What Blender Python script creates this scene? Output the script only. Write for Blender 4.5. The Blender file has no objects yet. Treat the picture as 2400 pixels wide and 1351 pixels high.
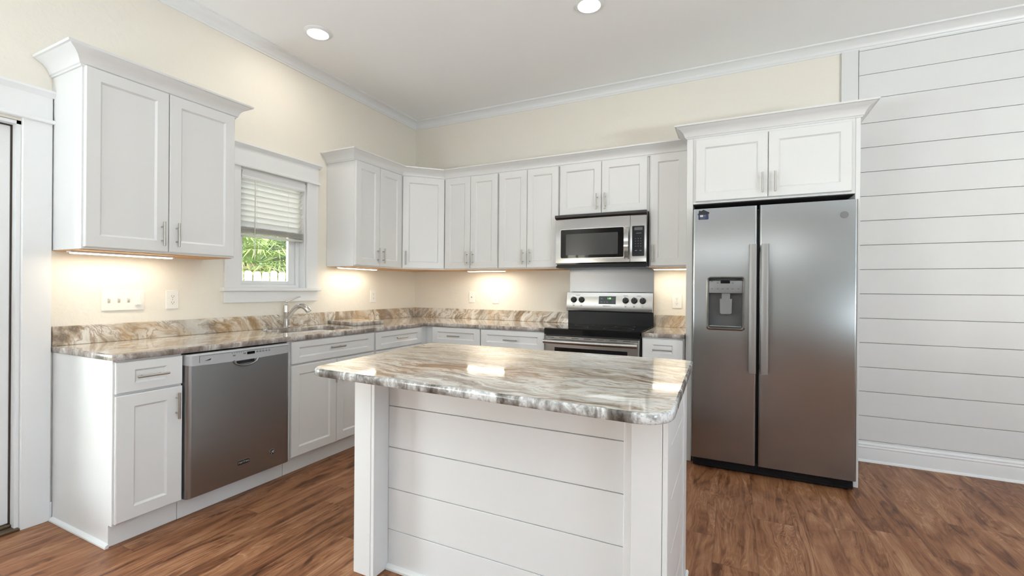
import bpy, bmesh, math, random
from mathutils import Vector, Matrix
random.seed(7)
SC = bpy.context.scene
COL = SC.collection
PI = math.pi

# ------------------------------------------------------------------ camera
CAM = dict(loc=(3.1681, -4.0475, 1.2118), yaw=.4531, pitch=-.0006, roll=.0077, f=1064.39, ppy=677.85)
def make_camera():
    y, p, r = CAM['yaw'], CAM['pitch'], CAM['roll']
    fwd = Vector((-math.sin(y)*math.cos(p), math.cos(y)*math.cos(p), math.sin(p)))
    right = Vector((math.cos(y), math.sin(y), 0)); up = right.cross(fwd)
    r2 = right*math.cos(r)+up*math.sin(r); u2 = -right*math.sin(r)+up*math.cos(r)
    cd = bpy.data.cameras.new('camera'); cam = bpy.data.objects.new('camera', cd); COL.objects.link(cam)
    m = Matrix((r2, u2, -fwd)).transposed().to_4x4(); m.translation = Vector(CAM['loc'])
    cam.matrix_world = m
    cd.sensor_fit = 'HORIZONTAL'; cd.sensor_width = 36; cd.lens = CAM['f']/2400*36
    cd.shift_y = (CAM['ppy']-675.5)/2400; cd.clip_start = .05; cd.clip_end = 200
    SC.camera = cam
make_camera()

# ------------------------------------------------------------------ world, sun, daylight, fill strips, exposure
SC.view_settings.view_transform = 'Standard'; SC.view_settings.look = 'None'
SC.view_settings.gamma = 1; SC.view_settings.exposure = 0.47
SC.view_settings.use_curve_mapping = False
def make_world():
    w = bpy.data.worlds.new('sky'); SC.world = w; w.use_nodes = True
    nt = w.node_tree; nt.nodes.clear()
    o = nt.nodes.new('ShaderNodeOutputWorld'); b = nt.nodes.new('ShaderNodeBackground')
    s = nt.nodes.new('ShaderNodeTexSky'); s.sky_type = 'NISHITA'; s.sun_disc = False
    s.sun_elevation = math.radians(45); s.sun_rotation = math.radians(220); s.air_density = .75; s.dust_density = 3.0
    b.inputs['Strength'].default_value = 1.05
    nt.links.new(s.outputs[0], b.inputs[0]); nt.links.new(b.outputs[0], o.inputs[0])
make_world()
def lamp(name, kind, loc, direction, energy, color=(1, 1, 1), size=None, size_y=None, parent=None, spread=None, disk=False, angle=None):
    l = bpy.data.lights.new(name, kind); l.energy = energy; l.color = color
    if kind == 'AREA':
        l.shape = 'DISK' if disk else 'RECTANGLE'; l.size = size
        if not disk: l.size_y = size_y
        if spread: l.spread = spread
    if angle is not None: l.angle = angle
    o = bpy.data.objects.new(name, l); COL.objects.link(o); o.location = loc
    o.rotation_euler = Vector(direction).to_track_quat('-Z', 'Y').to_euler()
    if parent: o.parent = parent
    return o
lamp('sun', 'SUN', (-4, -6, 8), (.22, .62, -.75), 13.0, (1, .96, .90), angle=.009)
COOL = (.83, .945, 1.0)
# added uplight fill strips left and right; bright patio daylight through the glass door
lamp('fill_left', 'AREA', (.17, -5.9, .93), (.14, 0, 1), 165, COOL, .28, 1.9)
lamp('daylight_door', 'AREA', (-2.4, -4.95, 1.25), (.87, .5, -.03), 120, COOL, 1.3, 1.6)
lamp('fill_right', 'AREA', (7.03, -4.7, .93), (-.14, 0, 1), 240, COOL, .28, 2.2)

# ------------------------------------------------------------------ node helpers and materials
class N:
    def __init__(s, name):
        s.m = bpy.data.materials.new(name); s.m.use_nodes = True; s.nt = s.m.node_tree
        s.b = s.nt.nodes['Principled BSDF']; s.out = s.nt.nodes['Material Output']
    def n(s, t, **k):
        x = s.nt.nodes.new('ShaderNode'+t)
        for a, v in k.items():
            if a == 'inp':
                for i, q in v.items():
                    if isinstance(q, bpy.types.NodeSocket): s.nt.links.new(q, x.inputs[i])
                    else: x.inputs[i].default_value = q
            else: setattr(x, a, v)
        return x
    def l(s, a, b): s.nt.links.new(a, b)
    def coord(s, kind='Object'): return s.n('TexCoord').outputs[kind]
    def mapping(s, v, scale=(1, 1, 1), loc=(0, 0, 0), rot=(0, 0, 0)):
        return s.n('Mapping', inp={0: v, 1: loc, 2: rot, 3: scale}).outputs[0]
    def noise(s, v, scale, detail=4, rough=.5, dist=0, w='Fac'):
        return s.n('TexNoise', inp={'Vector': v, 'Scale': scale, 'Detail': detail, 'Roughness': rough, 'Distortion': dist}).outputs[w]
    def math(s, op, a, b=0.0, c=0.0):
        return s.n('Math', operation=op, inp={0: a, 1: b, 2: c}).outputs[0]
    def ramp(s, f, stops, interp='LINEAR'):
        r = s.n('ValToRGB', inp={0: f}); e = r.color_ramp; e.interpolation = interp
        while len(e.elements) < len(stops): e.elements.new(.5)
        for i, (p, c) in enumerate(stops):
            e.elements[i].position = p
            e.elements[i].color = (c, c, c, 1) if not hasattr(c, '__len__') else (*c, 1)
        return r.outputs[0]
    def mix(s, f, a, b, mode='MIX'):
        x = s.n('Mix', data_type='RGBA', blend_type=mode)
        for i, q in ((0, f), (6, a), (7, b)):
            if isinstance(q, bpy.types.NodeSocket): s.l(q, x.inputs[i])
            else: x.inputs[i].default_value = q if not hasattr(q, '__len__') else (*q, 1)
        return x.outputs[2]
    def bump(s, h, strength, dist=.002):
        x = s.n('Bump', inp={'Height': h, 'Strength': strength, 'Distance': dist}); s.l(x.outputs[0], s.b.inputs['Normal'])
    def set(s, **k):
        for a, v in k.items():
            i = s.b.inputs[a.replace('_', ' ')]
            if isinstance(v, bpy.types.NodeSocket): s.l(v, i)
            elif hasattr(v, '__len__') and len(v) == 3: i.default_value = (*v, 1)
            else: i.default_value = v
        return s

def plain(name, col, rough=.4, metal=0, var=.02, bump=0, scale=40, **k):
    m = N(name); c = m.coord()
    f = m.noise(c, scale, 3)
    m.set(Base_Color=m.mix(f, [max(0, x*(1-var)) for x in col], [min(1, x*(1+var)) for x in col]), Roughness=rough, Metallic=metal)
    if bump: m.bump(f, bump)
    for a, v in k.items(): m.set(**{a: v})
    return m.m
def emit(name, col, strength):
    m = N(name); m.set(Base_Color=(.9, .9, .88), Emission_Color=col, Emission_Strength=strength); return m.m

M = {}
M['white'] = plain('white_cabinet_paint', (.755, .752, .745), .33, var=.008)
M['trim'] = plain('white_trim_paint', (.80, .80, .80), .35, var=.008)
M['shiplap'] = plain('white_shiplap_paint', (.735, .73, .725), .38, var=.008)
M['ceiling'] = plain('flat_ceiling_paint', (.92, .92, .92), .8, var=.005, bump=.05, scale=120)
def wall_mat():
    m = N('cream_wall_paint'); c = m.coord()
    m.set(Base_Color=(.82, .772, .685), Roughness=.6)
    h = m.ramp(m.noise(c, 28, 5, .55, .4), [(.42, 0), (.62, 1)])
    m.bump(h, .16, .004); return m.m
M['wall'] = wall_mat()
M['underwood'] = plain('bare_wood_underside', (.62, .33, .12), .5, var=.15, scale=25)
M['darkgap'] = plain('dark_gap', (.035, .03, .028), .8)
M['nickel'] = plain('satin_nickel', (.46, .44, .41), .32, 1, var=.03)
M['chrome'] = plain('polished_chrome', (.75, .75, .76), .1, 1)
M['faucet'] = plain('brushed_nickel', (.62, .60, .58), .22, 1, var=.03)
def steel(name, col, rough, aniso, scale=(3, 3, 1100), rot=0.0):
    m = N(name); c = m.coord()
    f = m.noise(m.mapping(c, scale), 1.0, 4, .6)
    m.set(Base_Color=m.mix(f, [x*.96 for x in col], [x*1.04 for x in col]), Metallic=1.0,
          Roughness=m.ramp(f, [(.2, rough*.95), (.8, rough*1.05)]), Anisotropic=aniso, Anisotropic_Rotation=rot)
    t = m.n('Tangent', direction_type='RADIAL', axis='Z'); m.l(t.outputs[0], m.b.inputs['Tangent'])
    return m.m
M['steel_fridge'] = steel('brushed_steel_dark', (.345, .362, .378), .25, .8)
M['steel_dw'] = steel('brushed_steel_dishwasher', (.35, .36, .37), .33, .6)
M['steel'] = steel('brushed_steel_light', (.44, .43, .42), .26, .6)
M['steel_splash'] = steel('brushed_steel_splash', (.24, .24, .245), .24, .6)
M['steel_sink'] = steel('brushed_steel_sink', (.62, .61, .60), .22, .3)
M['steel_handle'] = steel('brushed_steel_handle', (.36, .36, .36), .36, .3)
M['panel_grey'] = plain('grey_control_plastic', (.215, .215, .22), .38, .2)
M['disp_grey'] = plain('grey_dispenser_plastic', (.22, .22, .225), .38, .3)
M['cavity'] = plain('dark_grey_cavity', (.085, .085, .087), .35)
M['black'] = plain('black_plastic', (.012, .012, .013), .3, Specular_IOR_Level=.25)
M['black_glass'] = plain('black_glass', (.006, .006, .007), .05, var=0, Specular_IOR_Level=.3)
M['mw_window'] = plain('smoked_glass_screen', (.062, .062, .062), .16, Specular_IOR_Level=.3)
M['mw_panel'] = plain('dark_keypad', (.012, .014, .018), .18, Specular_IOR_Level=.3)
M['knob'] = plain('black_knob', (.014, .013, .012), .28, Specular_IOR_Level=.3)
M['mark'] = plain('dark_print', (.10, .10, .10), .5)
M['mark_light'] = plain('pale_print', (.55, .56, .58), .5)
M['mark_grey'] = plain('grey_print', (.16, .165, .175), .45)
M['burner'] = plain('grey_burner_print', (.10, .10, .105), .3)
M['digits'] = emit('green_digits', (.15, 1, .12), 1.2)
M['plastic'] = plain('white_plate_plastic', (.84, .82, .77), .35, var=.01)
M['slot'] = plain('dark_slot', (.06, .05, .045), .6)
M['blind'] = None
M['led'] = emit('warm_led_lens', (1, .88, .68), 6)
M['lens'] = emit('ceiling_light_lens', (1, .93, .82), 9)
M['sticker'] = plain('navy_sticker', (.018, .028, .085), .45)
M['sticker_dark'] = plain('black_sticker_roof', (.012, .013, .02), .45)
M['bronze'] = plain('bronze_threshold', (.13, .085, .05), .42, .5, var=.2)
M['weather'] = plain('dark_weatherstrip', (.045, .025, .016), .7)
def blind_mat():
    m = N('white_blind_slat')
    m.set(Base_Color=(.84, .83, .80), Roughness=.45)
    t = m.n('BsdfTranslucent', inp={0: (.85, .83, .78, 1)})
    x = m.n('MixShader', inp={0: .5}); m.l(m.b.outputs[0], x.inputs[1]); m.l(t.outputs[0], x.inputs[2]); m.l(x.outputs[0], m.out.inputs[0])
    return m.m
M['blind'] = blind_mat()
def glass_mat():
    m = N('clear_window_glass')
    t = m.n('BsdfTransparent', inp={0: (.96, .98, .97, 1)}); g = m.n('BsdfGlossy', inp={0: (1, 1, 1, 1), 1: .02})
    fr = m.n('Fresnel', inp={0: 1.45})
    x = m.n('MixShader', inp={0: fr.outputs[0]}); m.l(t.outputs[0], x.inputs[1]); m.l(g.outputs[0], x.inputs[2]); m.l(x.outputs[0], m.out.inputs[0])
    return m.m
M['glass'] = glass_mat()

def granite(name, stretch, rot, gold, seed, tip=0.0, lift=0.0):
    m = N(name); c = m.mapping(m.coord(), (1, 1, 1), (seed, seed*.7, 0), (tip, tip, rot))
    w1 = m.noise(c, 1.1, 3, .5, 0, 'Color'); w2 = m.noise(c, 4.5, 3, .55, 0, 'Color')
    def addw(v, w, k):
        s = m.n('VectorMath', operation='SUBTRACT', inp={0: w, 1: (.5, .5, .5)}).outputs[0]
        s = m.n('VectorMath', operation='SCALE', inp={0: s, 'Scale': k}).outputs[0]
        return m.n('VectorMath', operation='ADD', inp={0: v, 1: s}).outputs[0]
    v = addw(addw(c, w1, .55), w2, .11)
    v = m.mapping(v, stretch)
    f = m.noise(v, 1.6, 7, .62, .35)
    col = m.ramp(f, [(.28, (.13, .095, .068)), (.37, (.32, .245, .18)), (.44, (.58, .505, .41)), (.51, (.79, .755, .69)), (.55, (.80, .77, .71)),
                     (.60, (.50, .415, .325)), (.65, (.20, .155, .12)), (.70, (.50, .43, .35)), (.76, (.74, .69, .62))])
    # fine brown threads running with the bands
    f2 = m.noise(v, 4.2, 5, .6, .5)
    thread = m.math('ABSOLUTE', m.math('SUBTRACT', f2, .5))
    tk = m.ramp(thread, [(.0, .85), (.014, .5), (.045, 0)])
    col = m.mix(tk, col, (.30, .20, .13))
    # grey clouds
    g = m.ramp(m.noise(v, .75, 4, .55, .2), [(.50, 0), (.70, .6)])
    col = m.mix(g, col, (.36, .34, .315))
    if gold:
        q = m.ramp(m.noise(v, 1.1, 5, .6, .8), [(.46, 0), (.60, gold)])
        col = m.mix(q, col, (.52, .31, .11))
    if lift: col = m.mix(lift, col, (.78, .74, .68))
    m.set(Base_Color=col, Roughness=.07, Coat_Weight=.25, Coat_Roughness=.03)
    return m.m
M['granite'] = granite('swirled_granite', (1.0, 7.5, 4.0), .06, 0, 2.3)
M['granite_run'] = granite('swirled_granite_counter', (6.5, 1.4, 4.0), -.15, .06, 5.1, 0.0, .25)
def granite_splash():
    m = granite('swirled_granite_backsplash', (1.5, 1.5, 5.2), .0, .42, 9.0, .75); return m
M['granite_splash'] = granite_splash()
def granite_edge(name, stops, dark):
    m = N(name); c = m.coord()
    f = m.noise(m.mapping(c, (9, 9, 4)), 1.3, 8, .68, .6)
    col = m.ramp(f, stops)
    g = m.noise(c, 90, 4, .6)
    col = m.mix(m.ramp(g, [(.50, 0), (.66, dark)]), col, (.17, .15, .135))
    m.set(Base_Color=col, Roughness=.16); m.bump(g, .12, .002)
    return m.m
M['granite_edge'] = granite_edge('chiselled_granite_edge', [(.36, (.06, .052, .046)), (.46, (.19, .175, .16)), (.53, (.40, .395, .385)), (.60, (.72, .73, .73)), (.74, (.55, .545, .54))], .6)
M['granite_edge_run'] = granite_edge('chiselled_granite_edge_brown', [(.32, (.13, .105, .09)), (.43, (.26, .215, .185)), (.52, (.42, .37, .335)), (.61, (.66, .63, .60)), (.74, (.48, .43, .39))], .35)

def floor_mat():
    m = N('brown_plank_floor'); c = m.coord()
    s = m.n('SeparateXYZ', inp={0: c}); X, Y = s.outputs[0], s.outputs[1]
    pw, pl = .182, 1.22
    row = m.math('FLOOR', m.math('DIVIDE', X, pw))
    rnd = m.n('TexWhiteNoise', noise_dimensions='1D', inp={'W': row}).outputs[0]
    yo = m.math('DIVIDE', m.math('ADD', Y, m.math('MULTIPLY', rnd, 3.7)), pl)
    seg = m.math('FLOOR', yo)
    cid = m.n('CombineXYZ', inp={0: row, 1: seg, 2: 0.0}).outputs[0]
    pr = m.n('TexWhiteNoise', noise_dimensions='3D', inp={'Vector': cid}); pv, pc = pr.outputs[0], pr.outputs[1]
    off = m.n('VectorMath', operation='SCALE', inp={0: pc, 'Scale': 37.0}).outputs[0]
    v = m.n('VectorMath', operation='ADD', inp={0: c, 1: off}).outputs[0]
    # grain that bends with a slow noise field; contour lines of that field give the cathedral figure
    big = m.noise(m.mapping(v, (6.0, 1.1, 1)), 1.0, 3, .55, .6)
    sv = m.n('SeparateXYZ', inp={0: v})
    wx = m.math('ADD', sv.outputs[0], m.math('MULTIPLY', m.math('SUBTRACT', big, .5), .20))
    wv = m.n('CombineXYZ', inp={0: wx, 1: sv.outputs[1], 2: sv.outputs[2]}).outputs[0]
    fine = m.noise(m.mapping(wv, (150, 3.2, 1)), 1.0, 6, .68)
    med = m.noise(m.mapping(wv, (34, 1.5, 1)), 1.0, 5, .62)
    blot = m.noise(m.mapping(wv, (9, 1.8, 1)), 1.0, 5, .62, 1.2)
    knot = m.noise(m.mapping(v, (7.5, 2.6, 1)), 1.0, 2, .5, 1.5)
    rings = m.math('POWER', m.math('ABSOLUTE', m.math('SINE', m.math('MULTIPLY', big, 75.0))), 6.0)
    rmask = m.ramp(m.noise(m.mapping(v, (5, 1.2, 1)), 1.3, 2), [(.44, 0), (.60, 1)])
    tone = m.math('ADD', .5, m.math('MULTIPLY', m.math('SUBTRACT', blot, .5), .95))
    tone = m.math('ADD', tone, m.math('MULTIPLY', m.math('SUBTRACT', fine, .5), .55))
    tone = m.math('ADD', tone, m.math('MULTIPLY', m.math('SUBTRACT', med, .5), .80))
    tone = m.math('ADD', tone, m.math('MULTIPLY', m.math('MULTIPLY', rings, rmask), .16))
    tone = m.math('SUBTRACT', tone, m.math('MULTIPLY', m.ramp(knot, [(.62, 0), (.74, 1)]), .22))
    tone = m.math('ADD', tone, m.math('MULTIPLY', m.math('SUBTRACT', pv, .5), .07))
    col = m.ramp(tone, [(.18, (.062, .021, .009)), (.36, (.148, .056, .023)), (.50, (.248, .104, .046)), (.64, (.325, .154, .076)), (.84, (.440, .250, .142))])
    fx = m.math('FRACT', m.math('DIVIDE', X, pw)); fy = m.math('FRACT', yo)
    ex = m.math('MULTIPLY', m.math('MINIMUM', fx, m.math('SUBTRACT', 1.0, fx)), pw)
    ey = m.math('MULTIPLY', m.math('MINIMUM', fy, m.math('SUBTRACT', 1.0, fy)), pl)
    e = m.math('MINIMUM', ex, ey)
    seam = m.ramp(e, [(.0, 1), (.0016, 0)])
    col = m.mix(m.math('MULTIPLY', seam, .35), col, (.05, .025, .015))
    m.set(Base_Color=col, Roughness=m.ramp(fine, [(.2, .34), (.8, .48)]), Specular_IOR_Level=.25)
    m.bump(m.math('SUBTRACT', fine, m.math('MULTIPLY', seam, 1.0)), .12, .001)
    return m.m
M['floor'] = floor_mat()

# ------------------------------------------------------------------ mesh builder
class MB:
    def __init__(s): s.bm = bmesh.new(); s.mats = []
    def _mi(s, mat):
        if mat is None: return 0
        if mat not in s.mats: s.mats.append(mat)
        return s.mats.index(mat)
    def box(s, x0, x1, y0, y1, z0, z1, bev=0, mat=None, seg=1):
        x0, x1 = min(x0, x1), max(x0, x1); y0, y1 = min(y0, y1), max(y0, y1); z0, z1 = min(z0, z1), max(z0, z1)
        t = bmesh.new(); bmesh.ops.create_cube(t, size=1)
        for v in t.verts: v.co = Vector(((x0+x1)/2+v.co.x*(x1-x0), (y0+y1)/2+v.co.y*(y1-y0), (z0+z1)/2+v.co.z*(z1-z0)))
        if bev: bmesh.ops.bevel(t, geom=t.edges[:], offset=bev, segments=seg, profile=.5, affect='EDGES')
        s._merge(t, mat); return s
    def _merge(s, t, mat=None):
        mi = s._mi(mat)
        me = bpy.data.meshes.new('tmp'); 
        for f in t.faces: f.material_index = mi
        t.to_mesh(me); t.free(); s.bm.from_mesh(me); bpy.data.meshes.remove(me)
    def poly(s, pts, faces, mat=None):
        mi = s._mi(mat); vs = [s.bm.verts.new(p) for p in pts]
        for f in faces:
            try: q = s.bm.faces.new([vs[i] for i in f]); q.material_index = mi
            except ValueError: pass
        return s
    def prism(s, pts, axis, a, b, mat=None, matcap=None):
        """2-D polygon extruded along an axis (x: (y,z), y: (x,z), z: (x,y))"""
        def P(p, t): return (t, p[0], p[1]) if axis == 'x' else (p[0], t, p[1]) if axis == 'y' else (p[0], p[1], t)
        n = len(pts); v = [P(p, a) for p in pts]+[P(p, b) for p in pts]
        s.poly(v, [(i, (i+1) % n, n+(i+1) % n, n+i) for i in range(n)], mat)
        s.poly(v, [tuple(range(n))[::-1], tuple(range(n, 2*n))], matcap if matcap is not None else mat)
        return s
    def cyl(s, p0, p1, r, n=20, r1=None, mat=None, bev=0):
        p0, p1 = Vector(p0), Vector(p1); d = (p1-p0); L = d.length; q = d.to_track_quat('Z', 'Y')
        r1 = r if r1 is None else r1
        prof = [(0, 0), (r-bev, 0), (r, bev), (r1, L-bev), (r1-bev, L), (0, L)] if bev else [(0, 0), (r, 0), (r1, L), (0, L)]
        return s.lathe(prof, p0, q, n, mat)
    def lathe(s, prof, origin=(0, 0, 0), quat=None, n=24, mat=None):
        t = bmesh.new(); rings = []
        for (r, z) in prof:
            if r < 1e-7: rings.append([t.verts.new((0, 0, z))])
            else: rings.append([t.verts.new((r*math.cos(2*PI*i/n), r*math.sin(2*PI*i/n), z)) for i in range(n)])
        for A, B in zip(rings, rings[1:]):
            for i in range(n):
                j = (i+1) % n
                if len(A) == 1 and len(B) == 1: continue
                f = [A[0], B[j], B[i]] if len(A) == 1 else [A[i], A[j], B[0]] if len(B) == 1 else [A[i], A[j], B[j], B[i]]
                t.faces.new(f)
        for v in t.verts:
            c = v.co.copy()
            if quat is not None: c.rotate(quat)
            v.co = c+Vector(origin)
        s._merge(t, mat); return s
    def tube(s, pts, rad, n=14, mat=None, flat=None):
        pts = [Vector(p) for p in pts]; rs = rad if hasattr(rad, '__len__') else [rad]*len(pts)
        t = bmesh.new(); rings = []; up = Vector((0, 0, 1))
        for i, p in enumerate(pts):
            d = (pts[min(i+1, len(pts)-1)]-pts[max(i-1, 0)]).normalized()
            a = d.cross(up)
            if a.length < 1e-4: a = d.cross(Vector((0, 1, 0)))
            a.normalize(); b = a.cross(d).normalized(); k = flat if flat else 1
            rings.append([t.verts.new(p+a*rs[i]*math.cos(2*PI*j/n)+b*rs[i]*k*math.sin(2*PI*j/n)) for j in range(n)])
        for A, B in zip(rings, rings[1:]):
            for j in range(n): t.faces.new([A[j], A[(j+1) % n], B[(j+1) % n], B[j]])
        t.faces.new(rings[0][::-1]); t.faces.new(rings[-1])
        s._merge(t, mat); return s
    def sweep(s, path, prof, mat=None, side=1):
        """profile (out, z) swept along an XY path with mitred corners"""
        P = [Vector(p) for p in path]; n = len(P); t = bmesh.new(); rings = []
        def nor(a, b): d = (b-a).normalized(); return Vector((d.y, -d.x))*side
        for i in range(n):
            if i == 0: m = nor(P[0], P[1])
            elif i == n-1: m = nor(P[-2], P[-1])
            else:
                n0, n1 = nor(P[i-1], P[i]), nor(P[i], P[i+1]); m = (n0+n1); m = m/(1+n0.dot(n1))
            rings.append([t.verts.new((P[i].x+m.x*o, P[i].y+m.y*o, z)) for o, z in prof])
        k = len(prof)
        for A, B in zip(rings, rings[1:]):
            for j in range(k): t.faces.new([A[j], A[(j+1) % k], B[(j+1) % k], B[j]])
        t.faces.new(rings[0][::-1]); t.faces.new(rings[-1])
        s._merge(t, mat); return s
    def shaker(s, x0, x1, z0, z1, yb, yf, rx=.058, rz=.058, mat=None):
        """frame-and-panel front facing -y"""
        def rect(i, y, j=None):
            j = i if j is None else j
            return [(x0+i, y, z0+j), (x1-i, y, z0+j), (x1-i, y, z1-j), (x0+i, y, z1-j)]
        L = [rect(0, yb), rect(0, yf+.004), rect(.004, yf), rect(rx, yf, rz), rect(rx+.0015, yf+.002, rz+.0015), rect(rx+.009, yf+.0085, rz+.009)]
        pts = [p for r in L for p in r]; F = [(0, 3, 2, 1)]
        for k in range(len(L)-1):
            for i in range(4): F.append((k*4+i, k*4+(i+1) % 4, (k+1)*4+(i+1) % 4, (k+1)*4+i))
        e = (len(L)-1)*4; F.append((e, e+1, e+2, e+3))
        return s.poly(pts, F, mat)
    def build(s, name, mat, parent=None, sharp=28):
        me = bpy.data.meshes.new(name)
        bmesh.ops.recalc_face_normals(s.bm, faces=s.bm.faces[:])
        for f in s.bm.faces: f.smooth = True
        s.bm.to_mesh(me); s.bm.free()
        me.set_sharp_from_angle(angle=math.radians(sharp))
        ms = s.mats if s.mats else [mat]
        for q in ms: me.materials.append(M[q] if isinstance(q, str) else q)
        o = bpy.data.objects.new(name, me); COL.objects.link(o)
        if parent is not None: o.parent = parent
        return o

def thing(name, label, cat, loc=(0, 0, 0), rz=0, group=None):
    o = bpy.data.objects.new(name, None); COL.objects.link(o); o.location = loc; o.rotation_euler = (0, 0, rz)
    o['label'] = label; o['category'] = cat
    if group: o['group'] = group
    return o
def tag(o, label, cat, group=None, kind=None):
    o['label'] = label; o['category'] = cat
    if group: o['group'] = group
    if kind: o['kind'] = kind
    return o
def struct_empty(name):
    o = bpy.data.objects.new(name, None); COL.objects.link(o); o['kind'] = 'structure'; return o
def struct(mb, name, mat, parent=None):
    o = mb.build(name, mat, parent); o['kind'] = 'structure'; return o
def text_mesh(name, body, size, mat, parent, loc, rot, depth=.0004, bold=0, sx=1.0, align='CENTER'):
    cu = bpy.data.curves.new('txt', 'FONT'); cu.body = body; cu.size = size; cu.extrude = depth; cu.offset = bold
    cu.align_x = align; cu.align_y = 'CENTER'
    o = bpy.data.objects.new('txt', cu); COL.objects.link(o)
    bpy.context.view_layer.update()
    me = bpy.data.meshes.new_from_object(o.evaluated_get(bpy.context.evaluated_depsgraph_get()))
    bpy.data.objects.remove(o); me.materials.clear(); me.materials.append(M[mat])
    me.transform(Matrix.Translation(loc) @ rot.to_4x4() @ Matrix.Diagonal((sx, 1, 1, 1)))
    r = bpy.data.objects.new(name, me); COL.objects.link(r); r.parent = parent
    return r
FRONT = Matrix.Rotation(PI/2, 3, 'X')      # text that reads on a face looking at -y

# ------------------------------------------------------------------ dimensions
H = .896; CT = .030
CEIL = 3.025
RX, RY = 7.2, -12.5
# openings in the left wall (y0, y1, z0, z1)
KW = (-1.99, -1.43, 1.205, 2.062)
D1 = (-4.0, -3.094, 0.0, 2.02)
LW = (-6.9, -4.9, .90, 2.2)  # unseen opening, added to go with the left fill strip

# ------------------------------------------------------------------ setting
def wall_x(name, x0, x1, holes, mat='wall', y0=RY, y1=0):
    """wall in a plane of constant x with rectangular openings"""
    mb = MB(); cur = y0
    for (a, b, z0, z1) in sorted(holes):
        mb.box(x0, x1, cur, a, 0, CEIL)
        if z0 > 0: mb.box(x0, x1, a, b, 0, z0)
        mb.box(x0, x1, a, b, z1, CEIL); cur = b
    mb.box(x0, x1, cur, y1, 0, CEIL)
    return struct(mb, name, mat)
struct(MB().box(-.15, RX+.15, RY-.15, .15, -.1, 0), 'floor', 'floor')
struct(MB().box(-.15, RX+.15, RY-.15, .15, CEIL, CEIL+.1), 'ceiling', 'ceiling')
wall_x('wall_left', -.13, 0, [KW, D1, LW], y1=.13)
struct(MB().box(0, RX, 0, .13, 0, CEIL), 'wall_back', 'wall')
RW = (-5.9, -3.5, .90, 2.3)  # unseen opening, put in for fill light from the right
wall_x('wall_right', RX, RX+.13, [RW], y1=.13)
mb = MB(); a, b, z0, z1 = 1.6, 4.6, 2.25, 2.60  # unseen rear slot added for a bright band in refrigerator reflections
mb.box(0, a, RY-.13, RY, 0, CEIL); mb.box(b, RX, RY-.13, RY, 0, CEIL); mb.box(a, b, RY-.13, RY, 0, z0); mb.box(a, b, RY-.13, RY, z1, CEIL)
struct(mb, 'wall_rear', 'wall')
struct(MB().box(-2.4, -.15, RY, -2.78, 2.45, 2.55), 'sun_blocker', 'trim')  # unseen slab added to keep direct sun out of the glass door
# frames for the made-up openings behind the camera, added with the fill strips
def plain_frame(name, axis, at, u0, u1, z0, z1, posts):
    mb = MB(); w = .07
    def bx(a0, a1, c0, c1):
        if axis == 'x': mb.box(at-.05, at+.02, a0, a1, c0, c1)
        else: mb.box(a0, a1, at-.05, at+.02, c0, c1)
    bx(u0, u1, z1-w, z1); bx(u0, u1, z0, z0+w)
    for i in range(posts+2):
        u = u0+(u1-u0-w)*i/(posts+1); bx(u, u+w, z0+w, z1-w)
    return struct(mb, name, 'trim')
plain_frame('added_window_2', 'x', RX+.07, RW[0], RW[1], RW[2], RW[3], 1)
plain_frame('added_window_3', 'x', -.07, LW[0], LW[1], LW[2], LW[3], 1)

# shiplap boards on the back wall, right of the refrigerator
sl = struct_empty('wall_shiplap')
mb = MB(); z = .320-.1745*2+.003
x0 = 3.972
while z < 2.95:
    za, zb = max(z, .125), min(z+.1715, 2.952)
    if zb > za: mb.box(x0, RX, -.018, -.002, za, zb, .0015)
    z += .1745
struct(mb, 'shiplap_boards', 'shiplap', sl)
struct(MB().box(x0, RX, -.0025, 0, .1, 2.96), 'shiplap_backing', plain('shadow_gap_backing', (.30, .25, .20), .8), sl)
struct(MB().box(3.868, 3.969, -.018, 0, .0, 2.955, .002), 'edge_board', 'shiplap', sl)
# crown mouldings at the ceiling
CR = [(0, -.072), (.008, -.072), (.011, -.062), (.018, -.056), (.022, -.045), (.034, -.030), (.052, -.022), (.058, -.016), (.070, -.012), (.082, -.010), (.084, 0), (0, 0)]
CR = [(o, CEIL+z) for o, z in CR]
struct(MB().sweep([(0, RY), (0, 0), (RX, 0)], CR), 'trim_1', 'trim')
# baseboards
BB = [(0, 0), (.030, 0), (.030, .004), (.026, .012), (.018, .016), (.018, .088), (.016, .096), (.019, .100), (.019, .106), (.014, .112), (.015, .122), (.010, .131), (0, .134)]
struct(MB().sweep([(3.975, 0), (RX, 0)], [(o+.016, z) for o, z in BB]), 'baseboard_back', 'trim')
struct(MB().box(0, .016, -3.0, -2.977, 0, .095, .002), 'baseboard_left', 'trim')

def casing_head(mb, y0, y1, z, hgt, w):
    """craftsman head casing on the left wall: fillet, frieze board and projecting cap"""
    mb.box(0, .036, y0-.016, y1+.016, z, z+.020, .004)
    mb.box(0, .022, y0, y1, z+.020, z+hgt-.030, .002)
    P = [(0, z+hgt-.032), (.024, z+hgt-.032), (.030, z+hgt-.024), (.040, z+hgt-.014), (.044, z+hgt-.010), (.044, z+hgt), (0, z+hgt)]
    mb.prism(P, 'y', y0-.022, y1+.022)
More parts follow.
